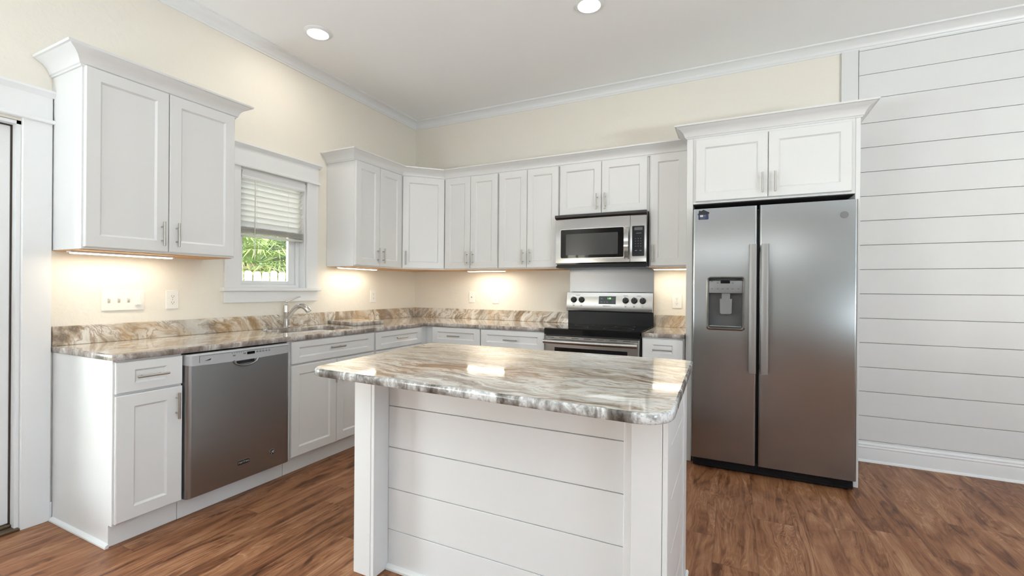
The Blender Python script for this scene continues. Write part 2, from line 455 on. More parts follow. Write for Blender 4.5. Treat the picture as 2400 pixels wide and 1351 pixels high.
# ---- window over the sink
w1 = struct_empty('window_1')
mb = MB()
mb.box(0, .020, -2.100, KW[0], KW[2], 2.072, .002); mb.box(0, .020, KW[1], -1.322, KW[2], 2.072, .002)
casing_head(mb, -2.100, -1.322, 2.068, .17, 0)
struct(mb, 'window_casing', 'trim', w1)
mb = MB(); mb.box(-.12, .042, -2.125, -1.300, 1.180, 1.206, .004)
struct(mb, 'window_sill', 'trim', w1)
struct(MB().box(0, .018, -2.102, -1.325, 1.098, 1.180, .002), 'window_apron', 'trim', w1)
mb = MB(); y0, y1, z0, z1 = KW
mb.box(-.13, 0, y0-.002, y0+.012, z0, z1); mb.box(-.13, 0, y1-.012, y1+.002, z0, z1); mb.box(-.13, 0, y0, y1, z1-.012, z1)
struct(mb, 'window_jamb', 'trim', w1)
mb = MB(); fx0, fx1 = -.125, -.062
mb.box(fx0, fx1, y0+.012, y0+.040, z0, z1-.012, .002); mb.box(fx0, fx1, y1-.040, y1-.012, z0, z1-.012, .002)
mb.box(fx0, fx1, y0+.04, y1-.04, z0, z0+.025, .002); mb.box(fx0, fx1, y0+.04, y1-.04, z1-.04, z1-.012, .002)
struct(mb, 'window_frame', 'trim', w1)
mb = MB(); sx0, sx1 = -.108, -.078
mb.box(sx0, sx1, y0+.04, y0+.078, z0+.025, 1.66, .003); mb.box(sx0, sx1, y1-.098, y1-.04, z0+.025, 1.66, .003)
mb.box(sx0, sx1, y0+.078, y1-.098, z0+.025, z0+.052, .003); mb.box(sx0, sx1, y0+.078, y1-.098, 1.62, 1.66, .003)
struct(mb, 'lower_sash', 'trim', w1)
struct(MB().box(-.095, -.091, y0+.07, y1-.09, z0+.045, 1.64), 'window_pane', 'glass', w1)
struct(MB().box(-.112, -.109, y0+.04, y1-.04, 1.64, z1-.035), 'upper_pane', 'glass', w1)
# ---- white door at the left edge
d1 = struct_empty('door_1')
mb = MB()
mb.box(0, .020, D1[1], -2.985, 0, 2.04, .002); mb.box(0, .020, D1[0]-.11, D1[0], 0, 2.04, .002)
casing_head(mb, D1[0]-.11, -2.985, 2.036, .165, 0)
struct(mb, 'door_casing', 'trim', d1)
mb = MB(); mb.box(-.13, 0, D1[1]-.016, D1[1]+.002, 0, 2.02); mb.box(-.13, 0, D1[0]-.002, D1[0]+.016, 0, 2.02); mb.box(-.13, 0, D1[0], D1[1], 2.004, 2.022)
struct(mb, 'door_jamb', 'trim', d1)
mb = MB(); mb.box(-.115, -.046, D1[1]-.021, D1[1]-.016, .02, 2.004); mb.box(-.115, -.046, D1[0]+.016, D1[1]-.016, 1.999, 2.004)
struct(mb, 'weatherstrip', 'weather', d1)
mb = MB(); da, db = D1[0]+.018, D1[1]-.021
mb.box(-.095, -.05, da, da+.13, .03, 1.999, .003); mb.box(-.095, -.05, db-.13, db, .03, 1.999, .003)
mb.box(-.095, -.05, da+.13, db-.13, .03, .26, .003); mb.box(-.095, -.05, da+.13, db-.13, 1.87, 1.999, .003)
struct(mb, 'door_slab', 'trim', d1)
struct(MB().box(-.075, -.070, da+.125, db-.125, .255, 1.875), 'door_pane', 'glass', d1)
mb = MB(); mb.box(-.13, .02, D1[0], D1[1], 0, .014, .003); mb.box(-.13, -.03, D1[0]+.016, D1[1]-.016, .014, .028, .004)
struct(mb, 'threshold', 'bronze', d1)

# ------------------------------------------------------------------ cabinets
def bar_handle(parent, kind, u, z, yf, L=.133):
    """bar pull on a face looking at -y"""
    mb = MB(); r = .006; so = .030; y = yf-so; k = L/2; p = .038
    if kind == 'v':
        mb.cyl((u, y, z-k), (u, y, z+k), r, 14, bev=.001)
        for s in (-1, 1): mb.cyl((u, yf, z+s*p), (u, y, z+s*p), .0042, 10)
    else:
        mb.cyl((u-k, y, z), (u+k, y, z), r, 14, bev=.001)
        for s in (-1, 1): mb.cyl((u+s*p, yf, z), (u+s*p, y, z), .0042, 10)
    return mb.build('handle', 'nickel', parent)
def front(parent, kind, x0, x1, z0, z1, yb, handle=None, rx=.058, rz=None, t=.020):
    d = MB().shaker(x0, x1, z0, z1, yb, yb-t, rx, rx if rz is None else rz).build(kind, 'white', parent)
    if handle: bar_handle(d, handle[0], handle[1], handle[2], yb-t)
    return d
GB = 'white shaker base cabinets'
GU = 'white shaker wall cabinets'
BD, FT = .612, .020            # base box depth, front thickness
def base_cabinet(label, loc, rz, w, fronts, end_left=False, kick=True):
    t = thing('base_cabinet', label, 'cabinet', loc, rz, GB)
    top = H-CT-.001
    mb = MB()
    prof = [(-.002, .001), (-.574, .001), (-.574, .103), (-BD, .103), (-BD, top), (-.002, top)]
    mb.prism(prof, 'x', 0, w)
    mb.build('cabinet_box', 'white', t)
    MB().box(0, w, -.580, -.574, .001, .102, .001).build('toe_kick', 'white', t)
    if end_left:
        P = [(0, .001), (-.016, .001), (-.0155, .008), (-.011, .015), (-.004, .018), (0, .019)]
        MB().prism([(p[0], p[1]) for p in P], 'y', -.59, -.022).build('shoe_molding', 'white', t)
    for f in fronts: front(t, *f)
    return t
R90 = PI/2
# run along the window wall: local x = world y
base_cabinet('narrow white base cabinet at the left end of the counter, left of the dishwasher', (0, -2.976, 0), R90, .288, [
    ('drawer', .006, .286, .712, .856, -BD, ('h', .144, .783), .072, .040),
    ('door', .006, .286, .113, .702, -BD, ('v', .256, .608), .070, .058)], True)
base_cabinet('white sink base cabinet with one wide drawer front above two doors', (0, -2.072, 0), R90, .774, [
    ('drawer', .022, .764, .714, .858, -BD, ('h', .380, .793), .058, .040),
    ('door', .022, .391, .113, .704, -BD, ('v', .362, .608)),
    ('door', .394, .764, .113, .704, -BD, ('v', .424, .608))])
base_cabinet('white base cabinet between the sink cabinet and the room corner, under the granite board', (0, -1.296, 0), R90, .612, [
    ('drawer', .010, .598, .714, .857, -BD, ('h', .296, .793), .058, .040),
    ('door', .010, .598, .113, .704, -BD, ('v', .05, .608))])
# corner filler and the back run
t = thing('corner_base_cabinet', 'plain white blind corner base filling the inner corner of the counter', 'cabinet', (0, 0, 0))
MB().prism([(.003, -.003), (.685, -.003), (.685, -.612), (.612, -.612), (.612, -.683), (.003, -.683)], 'z', .001, H-CT-.001).build('cabinet_box', 'white', t)
base_cabinet('white base cabinet on the back wall nearest the corner, first drawer from it', (.686, 0, 0), 0, .514, [
    ('drawer', .008, .510, .714, .858, -BD, ('h', .258, .787), .058, .040),
    ('door', .008, .510, .113, .704, -BD, ('v', .46, .608))])
base_cabinet('white base cabinet directly left of the range, behind the island', (1.202, 0, 0), 0, .600, [
    ('drawer', .004, .597, .714, .858, -BD, ('h', .302, .783), .058, .040),
    ('door', .004, .597, .113, .704, -BD, ('v', .05, .608))])
base_cabinet('narrow white base cabinet squeezed between the range and the refrigerator', (2.566, 0, 0), 0, .296, [
    ('drawer', .006, .288, .712, .854, -BD, ('h', .148, .781), .070, .040),
    ('door', .006, .288, .113, .702, -BD, ('v', .035, .608))])

UB, UT, UD = 1.390, 2.285, .313
def wall_cabinet(label, loc, rz, w, h, fronts, depth=UD):
    t = thing('wall_cabinet', label, 'cabinet', loc, rz, GU)
    MB().box(0, w, -.002, -depth, .0018, h, .001).build('cabinet_box', 'white', t)
    MB().box(.004, w-.004, -.004, -depth+.020, -.0015, .003).build('underside', 'underwood', t)
    for f in fronts: front(t, *f)
    return t
hz = .107
# cabinet left of the window, with its own crown
upl = wall_cabinet('large white two-door wall cabinet left of the window, with its own crown', (0, -2.980, UB), R90, .752, UT-UB+.012, [
    ('door', .008, .372, .012, UT-UB, -UD, ('v', .338, hz+.003)),
    ('door', .376, .744, .012, UT-UB, -UD, ('v', .411, hz+.003))])
CC = [(0, -.085), (.006, -.085), (.008, -.078), (.013, -.074), (.015, -.064), (.022, -.046), (.036, -.028), (.056, -.016), (.060, -.012), (.068, -.010), (.070, 0), (0, 0)]
def crown_prof(top, k=1.12): return [(o*k, top+z*1.0) for o, z in CC]
MB().sweep([(0.0, -.003), (0.0, -UD-.001), (.752, -UD-.001), (.752, -.003)], crown_prof(2.365-UB), side=1).build('crown_molding', 'white', upl)
wall_cabinet('white two-door wall cabinet on the window wall, right of the window', (0, -1.216, UB), R90, .602, UT-UB, [
    ('door', .006, .294, .012, UT-UB-.006, -UD, ('v', .263, hz)),
    ('door', .298, .586, .012, UT-UB-.006, -UD, ('v', .330, hz))])
# diagonal corner cabinet
t = thing('corner_wall_cabinet', 'white diagonal corner wall cabinet with a single door', 'cabinet', (0, 0, UB), 0, GU)
c0, c1 = .612, UD
PTS = [(.002, -.002), (c0, -.002), (c0, -c1), (c1, -c0), (.002, -c0)]
MB().prism(PTS, 'z', .0018, UT-UB).build('cabinet_box', 'white', t)
MB().prism([(.004, -.004), (c0-.004, -.004), (c0-.004, -c1+.02), (c1-.02, -c0+.004), (.004, -c0+.004)], 'z', -.0015, .003).build('underside', 'underwood', t)
Ld = (c0-c1)*math.sqrt(2)
d = MB().shaker(.012, Ld-.012, .012, UT-UB-.006, 0, -.02).build('door', 'white', t)
d.location = (c1, -c0, 0); d.rotation_euler = (0, 0, PI/4)
bar_handle(d, 'v', .042, hz, -.02)
wall_cabinet('white two-door wall cabinet on the back wall next to the corner cabinet', (.614, 0, UB), 0, .594, UT-UB, [
    ('door', .006, .294, .012, UT-UB-.006, -UD, ('v', .264, hz)),
    ('door', .298, .587, .012, UT-UB-.006, -UD, ('v', .330, hz))])
wall_cabinet('white two-door wall cabinet directly left of the microwave', (1.210, 0, UB), 0, .594, UT-UB, [
    ('door', .008, .289, .012, UT-UB-.006, -UD, ('v', .258, hz)),
    ('door', .293, .588, .012, UT-UB-.006, -UD, ('v', .325, hz))])
wall_cabinet('short white two-door wall cabinet right above the microwave', (1.806, 0, 1.838), 0, .754, UT-1.838, [
    ('door', .006, .370, .010, UT-1.844, -UD, ('v', .337, .104)),
    ('door', .374, .742, .010, UT-1.844, -UD, ('v', .406, .104))])
wall_cabinet('narrow white one-door wall cabinet between the microwave and the refrigerator', (2.562, 0, UB), 0, .300, UT-UB, [
    ('door', .010, .284, .012, UT-UB-.006, -UD, ('v', .034, hz))])
cm = MB().sweep([(.003, -1.217), (UD+.001, -1.217), (UD+.001, -c0-.0005), (c0+.0005, -UD-.001), (2.864, -UD-.001)], crown_prof(2.362)).build('cabinet_crown', 'white')
tag(cm, 'white crown molding running over the wall cabinets around the corner', 'molding')

# refrigerator enclosure
t = thing('refrigerator_cabinet', 'white refrigerator surround with side panels, top doors and its own crown', 'cabinet', (0, 0, 0))
MB().box(2.866, 2.908, -.002, -.600, .001, 2.285, .002).build('side_panel', 'white', t)
MB().box(3.842, 3.868, -.020, -.600, .001, 2.285, .002).build('side_panel', 'white', t)
MB().box(2.909, 3.841, -.002, -.600, 1.818, 2.285).build('cabinet_box', 'white', t)
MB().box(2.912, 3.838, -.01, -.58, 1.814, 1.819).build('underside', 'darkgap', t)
front(t, 'door', 2.926, 3.368, 1.832, 2.264, -.600, ('v', 3.337, 1.926))
front(t, 'door', 3.372, 3.822, 1.832, 2.264, -.600, ('v', 3.409, 1.926))
MB().sweep([(2.866, -.405), (2.866, -.601), (3.868, -.601), (3.868, -.02)], crown_prof(2.368)).build('crown_molding', 'white', t)

# ------------------------------------------------------------------ counters
def rounded(pts, radii, n=8):
    out = []; k = len(pts)
    for i in range(k):
        p, r = Vector(pts[i]), radii[i]
        if r == 0: out.append(tuple(p)); continue
        a = (Vector(pts[i-1])-p).normalized(); b = (Vector(pts[(i+1) % k])-p).normalized()
        ang = a.angle(b); d = r/math.tan(ang/2); c = p+(a+b).normalized()*(r/math.sin(ang/2))
        v0, v1 = p+a*d-c, p+b*d-c
        a0 = math.atan2(v0.y, v0.x); da = (math.atan2(v1.y, v1.x)-a0+PI) % (2*PI)-PI
        for j in range(n+1): q = a0+da*j/n; out.append((c.x+r*math.cos(q), c.y+r*math.sin(q)))
    return out
def slab(name, pts, z0, z1, mtop, hole=None, bev=.006, parent=None, wob=.0012):
    """stone slab with an eased, slightly irregular edge"""
    t = bmesh.new(); rnd = random.Random(3)
    def dense(P):
        o = []
        for i in range(len(P)):
            a, b = Vector(P[i]), Vector(P[(i+1) % len(P)]); m = max(1, int((b-a).length/.04))
            for j in range(m): o.append(a.lerp(b, j/m))
        return o
    def ring(P, sgn):
        n = len(P); V = []
        for (off, z) in ((bev, z1), (bev*.3, z1-bev*.3), (0, z1-bev), (0, z0+bev*.6), (bev*.6, z0)):
            row = []
            for i in range(n):
                d = (P[(i+1) % n]-P[i-1]).normalized(); nn = Vector((d.y, -d.x))*sgn
                row.append(t.verts.new((P[i].x-nn.x*(off+rnd.random()*wob), P[i].y-nn.y*(off+rnd.random()*wob), z)))
            V.append(row)
        for A, B in zip(V, V[1:]):
            for i in range(n): f = t.faces.new([A[i], A[(i+1) % n], B[(i+1) % n], B[i]]); f.material_index = 1
        return V
    def area(P): return sum(P[i][0]*P[(i+1) % len(P)][1]-P[(i+1) % len(P)][0]*P[i][1] for i in range(len(P)))
    P = [Vector(p) for p in pts]
    if area(P) < 0: P = P[::-1]
    V = ring(dense(P), 1)
    if hole is None:
        t.faces.new(V[0]); t.faces.new(V[-1][::-1])
    else:
        Q = [Vector(p) for p in hole]
        if area(Q) < 0: Q = Q[::-1]
        W = ring(dense(Q), -1)
        for r in (0, -1):
            ed = []
            for L in (V[r], W[r]):
                for i in range(len(L)):
                    e = t.edges.get([L[i], L[(i+1) % len(L)]]); ed.append(e)
            g = bmesh.ops.triangle_fill(t, use_beauty=True, edges=ed)
    bmesh.ops.recalc_face_normals(t, faces=t.faces[:])
    for f in t.faces: f.smooth = f.material_index == 1
    for e in t.edges:
        if len({f.material_index for f in e.link_faces}) > 1: e.smooth = False
    me = bpy.data.meshes.new(name); t.to_mesh(me); t.free(); me.materials.append(M[mtop]); me.materials.append(M['granite_edge' if mtop == 'granite' else 'granite_edge_run'])
    o = bpy.data.objects.new(name, me); COL.objects.link(o)
    if parent: o.parent = parent
    return o
CD = .640
SINK = (.125, .505, -1.925, -1.385)
sh = rounded([(SINK[0], SINK[2]), (SINK[1], SINK[2]), (SINK[1], SINK[3]), (SINK[0], SINK[3])], [.05]*4, 6)
o = slab('countertop', rounded([(.001, -2.984), (CD, -2.984), (CD, -CD), (1.803, -CD), (1.803, -.001), (.001, -.001)], [0, .02, .02, 0, 0, 0], 4), H-CT, H, 'granite_run', sh)
tag(o, 'L-shaped swirled granite countertop running under the window and around the corner', 'countertop')
o = slab('countertop', [(2.566, -.001), (2.864, -.001), (2.864, -CD), (2.566, -CD)], H-CT, H, 'granite_run')
tag(o, 'short piece of granite countertop between the range and the refrigerator', 'countertop')
o = MB().box(.001, .021, -2.980, -.022, H+.0005, H+.102, .002).build('backsplash', 'granite_splash')
tag(o, 'long low granite backsplash strip along the window wall', 'backsplash')
o = MB().box(.001, 1.800, -.021, -.001, H+.0005, H+.102, .002).build('backsplash', 'granite_splash')
tag(o, 'low granite backsplash strip on the back wall left of the range', 'backsplash')
o = MB().box(2.570, 2.864, -.021, -.001, H+.0005, H+.102, .002).build('backsplash', 'granite_splash')
tag(o, 'short granite backsplash strip right of the range beside the refrigerator', 'backsplash')

# sink
t = thing('kitchen_sink', 'stainless steel undermount sink below the window', 'sink', (0, 0, 0))
mb = MB()
def bowl(x0, x1, y0, y1, zt, zb):
    A = rounded([(x0-.012, y0-.012), (x1+.012, y0-.012), (x1+.012, y1+.012), (x0-.012, y1+.012)], [.06]*4, 6)
    B = rounded([(x0-.004, y0-.004), (x1+.004, y0-.004), (x1+.004, y1+.004), (x0-.004, y1+.004)], [.05]*4, 6)
    C_ = rounded([(x0+.008, y0+.008), (x1-.008, y0+.008), (x1-.008, y1-.008), (x0+.008, y1-.008)], [.05]*4, 6)
    D = rounded([(x0+.04, y0+.04), (x1-.04, y0+.04), (x1-.04, y1-.04), (x0+.04, y1-.04)], [.04]*4, 6)
    n = len(A); pts = [(p[0], p[1], zt) for p in A]+[(p[0], p[1], zt) for p in B]+[(p[0], p[1], zb+.03) for p in C_]+[(p[0], p[1], zb) for p in D]
    F = [(k*n+i, k*n+(i+1) % n, (k+1)*n+(i+1) % n, (k+1)*n+i) for k in range(3) for i in range(n)]+[tuple(range(3*n, 4*n))]
    mb.poly(pts, F)
bowl(SINK[0], SINK[1], SINK[2], SINK[3], H-CT-.002, .68)
mb.build('bowl', 'steel_sink', t, 40)
MB().cyl((.31, -1.655, .6805), (.31, -1.655, .684), .042, 24, bev=.002).build('drain', 'chrome', t)

# faucet
fx, fy = .074, -1.662
t = thing('faucet', 'brushed nickel single-handle kitchen faucet behind the sink', 'faucet', (fx, fy, H))
MB().box(-.026, .026, -.135, .135, .0005, .007, .003, seg=2).build('deck_plate', 'faucet', t)
mb = MB(); mb.lathe([(0, .007), (.027, .007), (.027, .012), (.023, .018), (.0225, .05), (.0225, .118), (.0240, .121), (.0240, .126), (.0225, .129), (.0225, .168), (.020, .176), (.010, .180), (0, .181)], n=28)
mb.build('body', 'faucet', t)
sp = [(.012, 0, .075), (.035, .004, .100), (.062, .010, .135), (.090, .016, .160), (.118, .022, .172), (.146, .028, .172), (.172, .034, .160), (.192, .038, .142), (.200, .040, .130)]
MB().tube(sp, [.014, .0155, .017, .018, .0185, .019, .0205, .0215, .020], 18).build('spout', 'faucet', t)
mb = MB(); mb.lathe([(0, .180), (.007, .181), (.006, .190), (.009, .197), (.009, .203), (.005, .208), (0, .209)], n=20)
mb.tube([(.0, 0, .200), (.018, .018, .210), (.036, .040, .226), (.050, .062, .238), (.058, .080, .241)], [.006, .0055, .0055, .006, .0045], 12)
mb.build('lever', 'faucet', t)
# round cover beside the faucet
t = MB(); t.lathe([(0, 0), (.022, 0), (.022, .004), (.017, .008), (0, .009)], n=24)
o = t.build('hole_cover', 'chrome'); o.location = (.066, -1.835, H+.0005); tag(o, 'small round metal hole cover left of the faucet', 'cover')

# sink cut-out board
o = slab('granite_board', [(-.185, -.150), (.185, -.150), (.185, .150), (-.185, .150)], .001, .030, 'granite_run', bev=.004)
o.location = (.236, -1.105, H); o.rotation_euler = (0, 0, math.radians(-9)); tag(o, 'loose granite board lying on the counter right of the sink', 'board')

# ------------------------------------------------------------------ island
t = thing('kitchen_island', 'white shiplap kitchen island with square corner posts, standing in front', 'island', (0, 0, 0))
ix0, ix1, iyf, iyb = 1.722, 2.994, -2.600, -1.975; top = H-CT-.001
def post(x0, x1, groove):
    mb = MB(); y0, y1 = iyf, iyf+.092
    for a, b in ((x0, groove-.0007), (groove+.0007, x1)): mb.box(a, b, y0, y1, .001, top, .0015)
    return mb
post(ix0, 1.832, 1.814).build('corner_post', 'white', t)
mb = post(2.884, ix1, 2.978); mb.box(2.858, 2.8825, iyf+.012, iyf+.092, .001, top, .0015); mb.build('corner_post', 'white', t)
mb = MB(); ys = -2.512; z = .168-.178; 
while z < top:
    za, zb = max(.012, z+.0015), min(top, z+.1765)
    if zb > za+.01: mb.box(1.833, 2.884, ys, ys+.012, za, zb, .0012)
    z += .178
mb.build('shiplap_panel', 'white', t)
MB().box(ix0+.012, ix1-.012, ys+.0125, iyb-.002, .001, top).build('cabinet_box', plain('island_core', (.62, .60, .57), .6), t)
mb = MB(); P = [(ys-.016, .001), (ys-.016, .010), (ys-.011, .017), (ys-.004, .020), (ys, .021), (ys, .001)]
mb.prism(P, 'x', 1.833, 2.857); mb.build('shoe_molding', 'white', t)
for sgn, xa in ((1, ix1), (-1, ix0)):
    mb = MB(); z = .168-.178
    while z < top:
        za, zb = max(.012, z+.0012), min(top, z+.1768)
        if zb > za+.01: mb.box(xa-sgn*.0115, xa-sgn*.004, iyf+.093, iyb-.115, za, zb, .001)
        z += .178
    mb.build('side_panel', 'white', t)
    MB().box(xa-sgn*.0115, xa, iyb-.1135, iyb, .001, top, .0015).build('side_stile', 'white', t)
MB().box(ix1+.0002, ix1+.012, iyb-.40, iyb+.004, .001, .018, .004).build('side_shoe_molding', 'white', t)
for a, b in ((ix0+.02, (ix0+ix1)/2-.002), ((ix0+ix1)/2+.002, ix1-.02)):
    dd = MB().shaker(0, b-a, .12, top-.01, 0, -.018).build('door', 'white', t); dd.location = (b, iyb-.001, 0); dd.rotation_euler = (0, 0, PI)
o = slab('island_countertop', rounded([(1.668, -2.796), (3.034, -2.866), (3.010, -1.855), (1.590, -1.862)], [.080, .090, .035, .06], 10), H-CT, H, 'granite', bev=.007)
tag(o, 'swirled brown and white granite island top with rounded corners and overhang', 'countertop')

# ------------------------------------------------------------------ appliances
def door_slab(mb, x0, x1, z0, z1, yb, yf, r, hole=None, seg=6, mat=None):
    """appliance door with rounded vertical edges, facing -y, optional rectangular hole in its face"""
    L = [(x0+r-r*math.sin(a), yf+r-r*math.cos(a)) for a in [PI/2*(1-i/seg) for i in range(seg+1)]]
    Rr = [(x1-r+r*math.sin(a), yf+r-r*math.cos(a)) for a in [PI/2*i/seg for i in range(seg+1)]]
    poly = [(x0, yb)]+L+Rr+[(x1, yb)]; n = len(poly)
    pts = [(p[0], p[1], z0) for p in poly]+[(p[0], p[1], z1) for p in poly]
    F = [tuple(range(n))[::-1], tuple(range(n, 2*n))]
    fi = len(L)
    for i in range(n):
        if i == fi and hole: continue
        F.append((i, (i+1) % n, n+(i+1) % n, n+i))
    mb.poly(pts, F, mat)
    if hole:
        xa, xb, za, zb = hole; X = [x0+r, xa, xb, x1-r]; Z = [z0, za, zb, z1]
        g = [(x, yf, z) for z in Z for x in X]
        mb.poly(g, [(j*4+i, j*4+i+1, (j+1)*4+i+1, (j+1)*4+i) for j in range(3) for i in range(3) if not (i == 1 and j == 1)], mat)
    return mb

# ---- refrigerator
fr = thing('refrigerator', 'tall stainless side-by-side refrigerator with ice and water dispenser', 'refrigerator', (0, 0, 0))
FX0, FX1, FY, FZ0, FZ1 = 2.917, 3.835, -.722, .078, 1.762
MB().box(FX0+.004, FX1-.004, -.03, -.652, .03, 1.745, .004).build('cabinet_body', plain('grey_fridge_case', (.10, .10, .10), .5), fr)
MB().box(FX0+.02, FX1-.02, -.652, -.664, .07, 1.74).build('gasket', 'black', fr)
mb = MB(); mb.box(FX0+.01, FX1-.01, -.645, -.672, .012, .072)
for k in range(6): mb.box(FX0+.03, FX1-.03, -.672, -.676, .018+k*.009, .022+k*.009)
mb.build('base_grille', 'black', fr)
for x in (FX0+.06, FX1-.06): MB().cyl((x, -.60, .0005), (x, -.60, .03), .02, 14).build('leveling_foot', 'black', fr)
DH = (3.019, 3.226, .962, 1.294)
fd = door_slab(MB(), FX0, 3.306, FZ0, FZ1, -.665, FY, .014, DH).build('freezer_door', 'steel_fridge', fr)
rd = door_slab(MB(), 3.318, FX1, FZ0, FZ1, -.665, FY, .014).build('fresh_food_door', 'steel_fridge', fr)
def fridge_handle(parent, x):
    mb = MB(); yo = FY-.048; w = .0215
    prof = [(x-w, yo+.012), (x-w, yo+.004), (x-w*.8, yo), (x, yo-.003), (x+w*.8, yo), (x+w, yo+.004), (x+w, yo+.012)]
    mb.prism(prof, 'z', .681, 1.509)
    for z in (.70, 1.465): mb.box(x-.015, x+.015, FY+.001, yo+.012, z, z+.03, .003)
    return mb.build('handle', 'steel_handle', parent)
fridge_handle(fd, 3.281); fridge_handle(rd, 3.349)
# dispenser
xa, xb, za, zb = DH
mb = MB()
dep = .055
mb.poly([(xa, FY, za), (xb, FY, za), (xb, FY, zb), (xa, FY, zb), (xa+.006, FY+dep, za+.012), (xb-.006, FY+dep, za+.012), (xb-.006, FY+dep, zb), (xa+.006, FY+dep, zb)],
        [(0, 1, 5, 4), (1, 2, 6, 5), (2, 3, 7, 6), (3, 0, 4, 7), (4, 5, 6, 7)])
mb.build('dispenser_cavity', 'cavity', fd)
OUT = rounded([(xa-.014, za-.016), (xb+.014, za-.016), (xb+.014, zb+.010), (xa-.014, zb+.010)], [.022]*4, 6)
INN = rounded([(xa+.002, za+.002), (xb-.002, za+.002), (xb-.002, zb-.002), (xa+.002, zb-.002)], [.010]*4, 6)
n = len(OUT); pts = [(p[0], FY, p[1]) for p in OUT]+[(p[0]*.5+q[0]*.5, FY-.007, p[1]*.5+q[1]*.5) for p, q in zip(OUT, INN)]+[(q[0], FY+.004, q[1]) for q in INN]
MB().poly(pts, [(k*n+i, k*n+(i+1) % n, (k+1)*n+(i+1) % n, (k+1)*n+i) for k in range(2) for i in range(n)]).build('dispenser_bezel', 'steel', fd, 50)
mb = MB(); mb.box(xa+.003, xb-.003, FY+.003, FY+.04, 1.193, zb-.018, .004, seg=2); mb.build('dispenser_panel', 'panel_grey', fd)
MB().box(3.093, 3.149, FY+.001, FY+.006, 1.258, 1.279).build('dispenser_display', 'black_glass', fd)
mb = MB()
for u, v in ((3.040, 1.272), (3.076, 1.277), (3.076, 1.261), (3.166, 1.277), (3.166, 1.261), (3.040, 1.222), (3.076, 1.222), (3.105, 1.222), (3.136, 1.222), (3.165, 1.222), (3.200, 1.222)):
    MB().box(u-.005, u+.005, FY+.0016, FY+.004, v-.0022, v+.0022).build('dispenser_button', 'mark', fd)
mb = MB(); mb.prism([(3.088, 1.155), (3.162, 1.155), (3.160, 1.060), (3.150, 1.054), (3.100, 1.054), (3.090, 1.060)], 'y', FY+.018, FY+.030); mb.box(3.100, 3.150, FY+.02, FY+.05, 1.155, 1.193)
mb.build('dispenser_paddle', 'panel_grey', fd)
mb = MB(); mb.box(xa+.006, xb-.006, FY+.002, FY+.05, za+.006, za+.014, .002)
for k in range(9): mb.box(xa+.02+k*.019, xa+.032+k*.019, FY+.004, FY+.04, za+.014, za+.0155)
mb.build('drip_tray', 'disp_grey', fd)
lg = MB().cyl((3.766, FY+.001, 1.672), (3.766, FY-.002, 1.672), .021, 28, bev=.0008).build('badge', plain('grey_badge', (.20, .20, .205), .4, .7), rd)
text_mesh('badge_lettering', 'GE', .021, 'mark_grey', rd, (3.766, FY-.0025, 1.672), FRONT)
# sticker on the freezer door
st = thing('sticker', 'small dark blue house-shaped sticker in the upper left corner of the freezer door', 'sticker', (2.984, FY-.0005, 1.722))
MB().prism([(-.028, -.033), (.029, -.033), (.032, -.030), (.031, .008), (-.031, .008), (-.031, -.030)], 'y', 0, -.002).build('sticker_body', 'sticker', st)
MB().prism([(-.037, .002), (-.029, .012), (-.028, .028), (-.018, .028), (-.016, .024), (0, .033), (.036, .014), (.036, .006), (.026, .003), (-.030, .000)], 'y', -.0005, -.0035).build('sticker_roof', 'sticker_dark', st)
mb = MB(); mb.box(-.021, -.001, -.0021, -.0026, -.015, -.002)
mb.build('sticker_window', 'mark_light', st)
mb = MB()
for k in range(3): mb.box(-.020, .016-k*.004, -.0021, -.0025, -.021-k*.005, -.0195-k*.005)
mb.box(.004, .014, -.0021, -.0025, -.012, -.004)
mb.build('sticker_print', 'mark_grey', st)

# ---- dishwasher (local x = world y + 2.686)
dw = thing('dishwasher', 'stainless steel dishwasher built in under the counter left of the sink', 'dishwasher', (0, -2.686, 0), R90)
DY = -.655
MB().box(.003, .607, -.03, -.603, .106, .855).build('tub', 'black', dw)
MB().box(.0, .610, -.574, -.582, .001, .103, .001).build('toe_kick', 'white', dw)
door = door_slab(MB(), .004, .606, .112, .803, -.605, DY, .022, (.262, .368, .775, .8029)).build('door', 'steel_dw', dw)
# control strip with a bowed lower edge
mb = MB(); nseg = 16
nseg = 24; rr = .024
bx = [.004, .006, .010, .016, .022]+[.028+.554*i/(nseg-8) for i in range(nseg-7)]+[.588, .594, .600]
nseg = len(bx)-1
lo = [.8035-.010*math.sin(PI*i/nseg) for i in range(nseg+1)]
def edge_y(x):
    d = min(x-.004, .606-x)
    return DY-.004+(rr-math.sqrt(max(0, rr*rr-(rr-d)**2)) if d < rr else 0)
pts = [(x, edge_y(x), z) for x, z in zip(bx, lo)]+[(x, edge_y(x), .850) for x in bx]+[(x, edge_y(x)+.010, .857) for x in bx]+[(x, -.605, .857) for x in bx]+[(x, -.605, z) for x, z in zip(bx, lo)]
k = nseg+1
F = [(r*k+i, r*k+i+1, (r+1)*k+i+1, (r+1)*k+i) for r in range(3) for i in range(nseg)]+[(4*k+i, 4*k+i+1, i+1, i) for i in range(nseg)]
F += [(0, k, 2*k, 3*k, 4*k), (k-1, 5*k-1, 4*k-1, 3*k-1, 2*k-1)]
cp = mb.poly(pts, F).build('control_panel', plain('silver_control_strip', (.47, .475, .49), .38, .15), dw)
MB().box(.320, .366, DY-.0042, DY-.006, .823, .838).build('display', 'black_glass', cp)
for (u0, u1, v0, v1) in [(.376+i*.019, .388+i*.019, .828, .834) for i in range(5)]+[(.238, .252, .822, .829), (.298, .314, .827, .834)]:
    MB().box(u0, u1, DY-.0042, DY-.0055, v0, v1).build('button', 'mark_grey', cp)
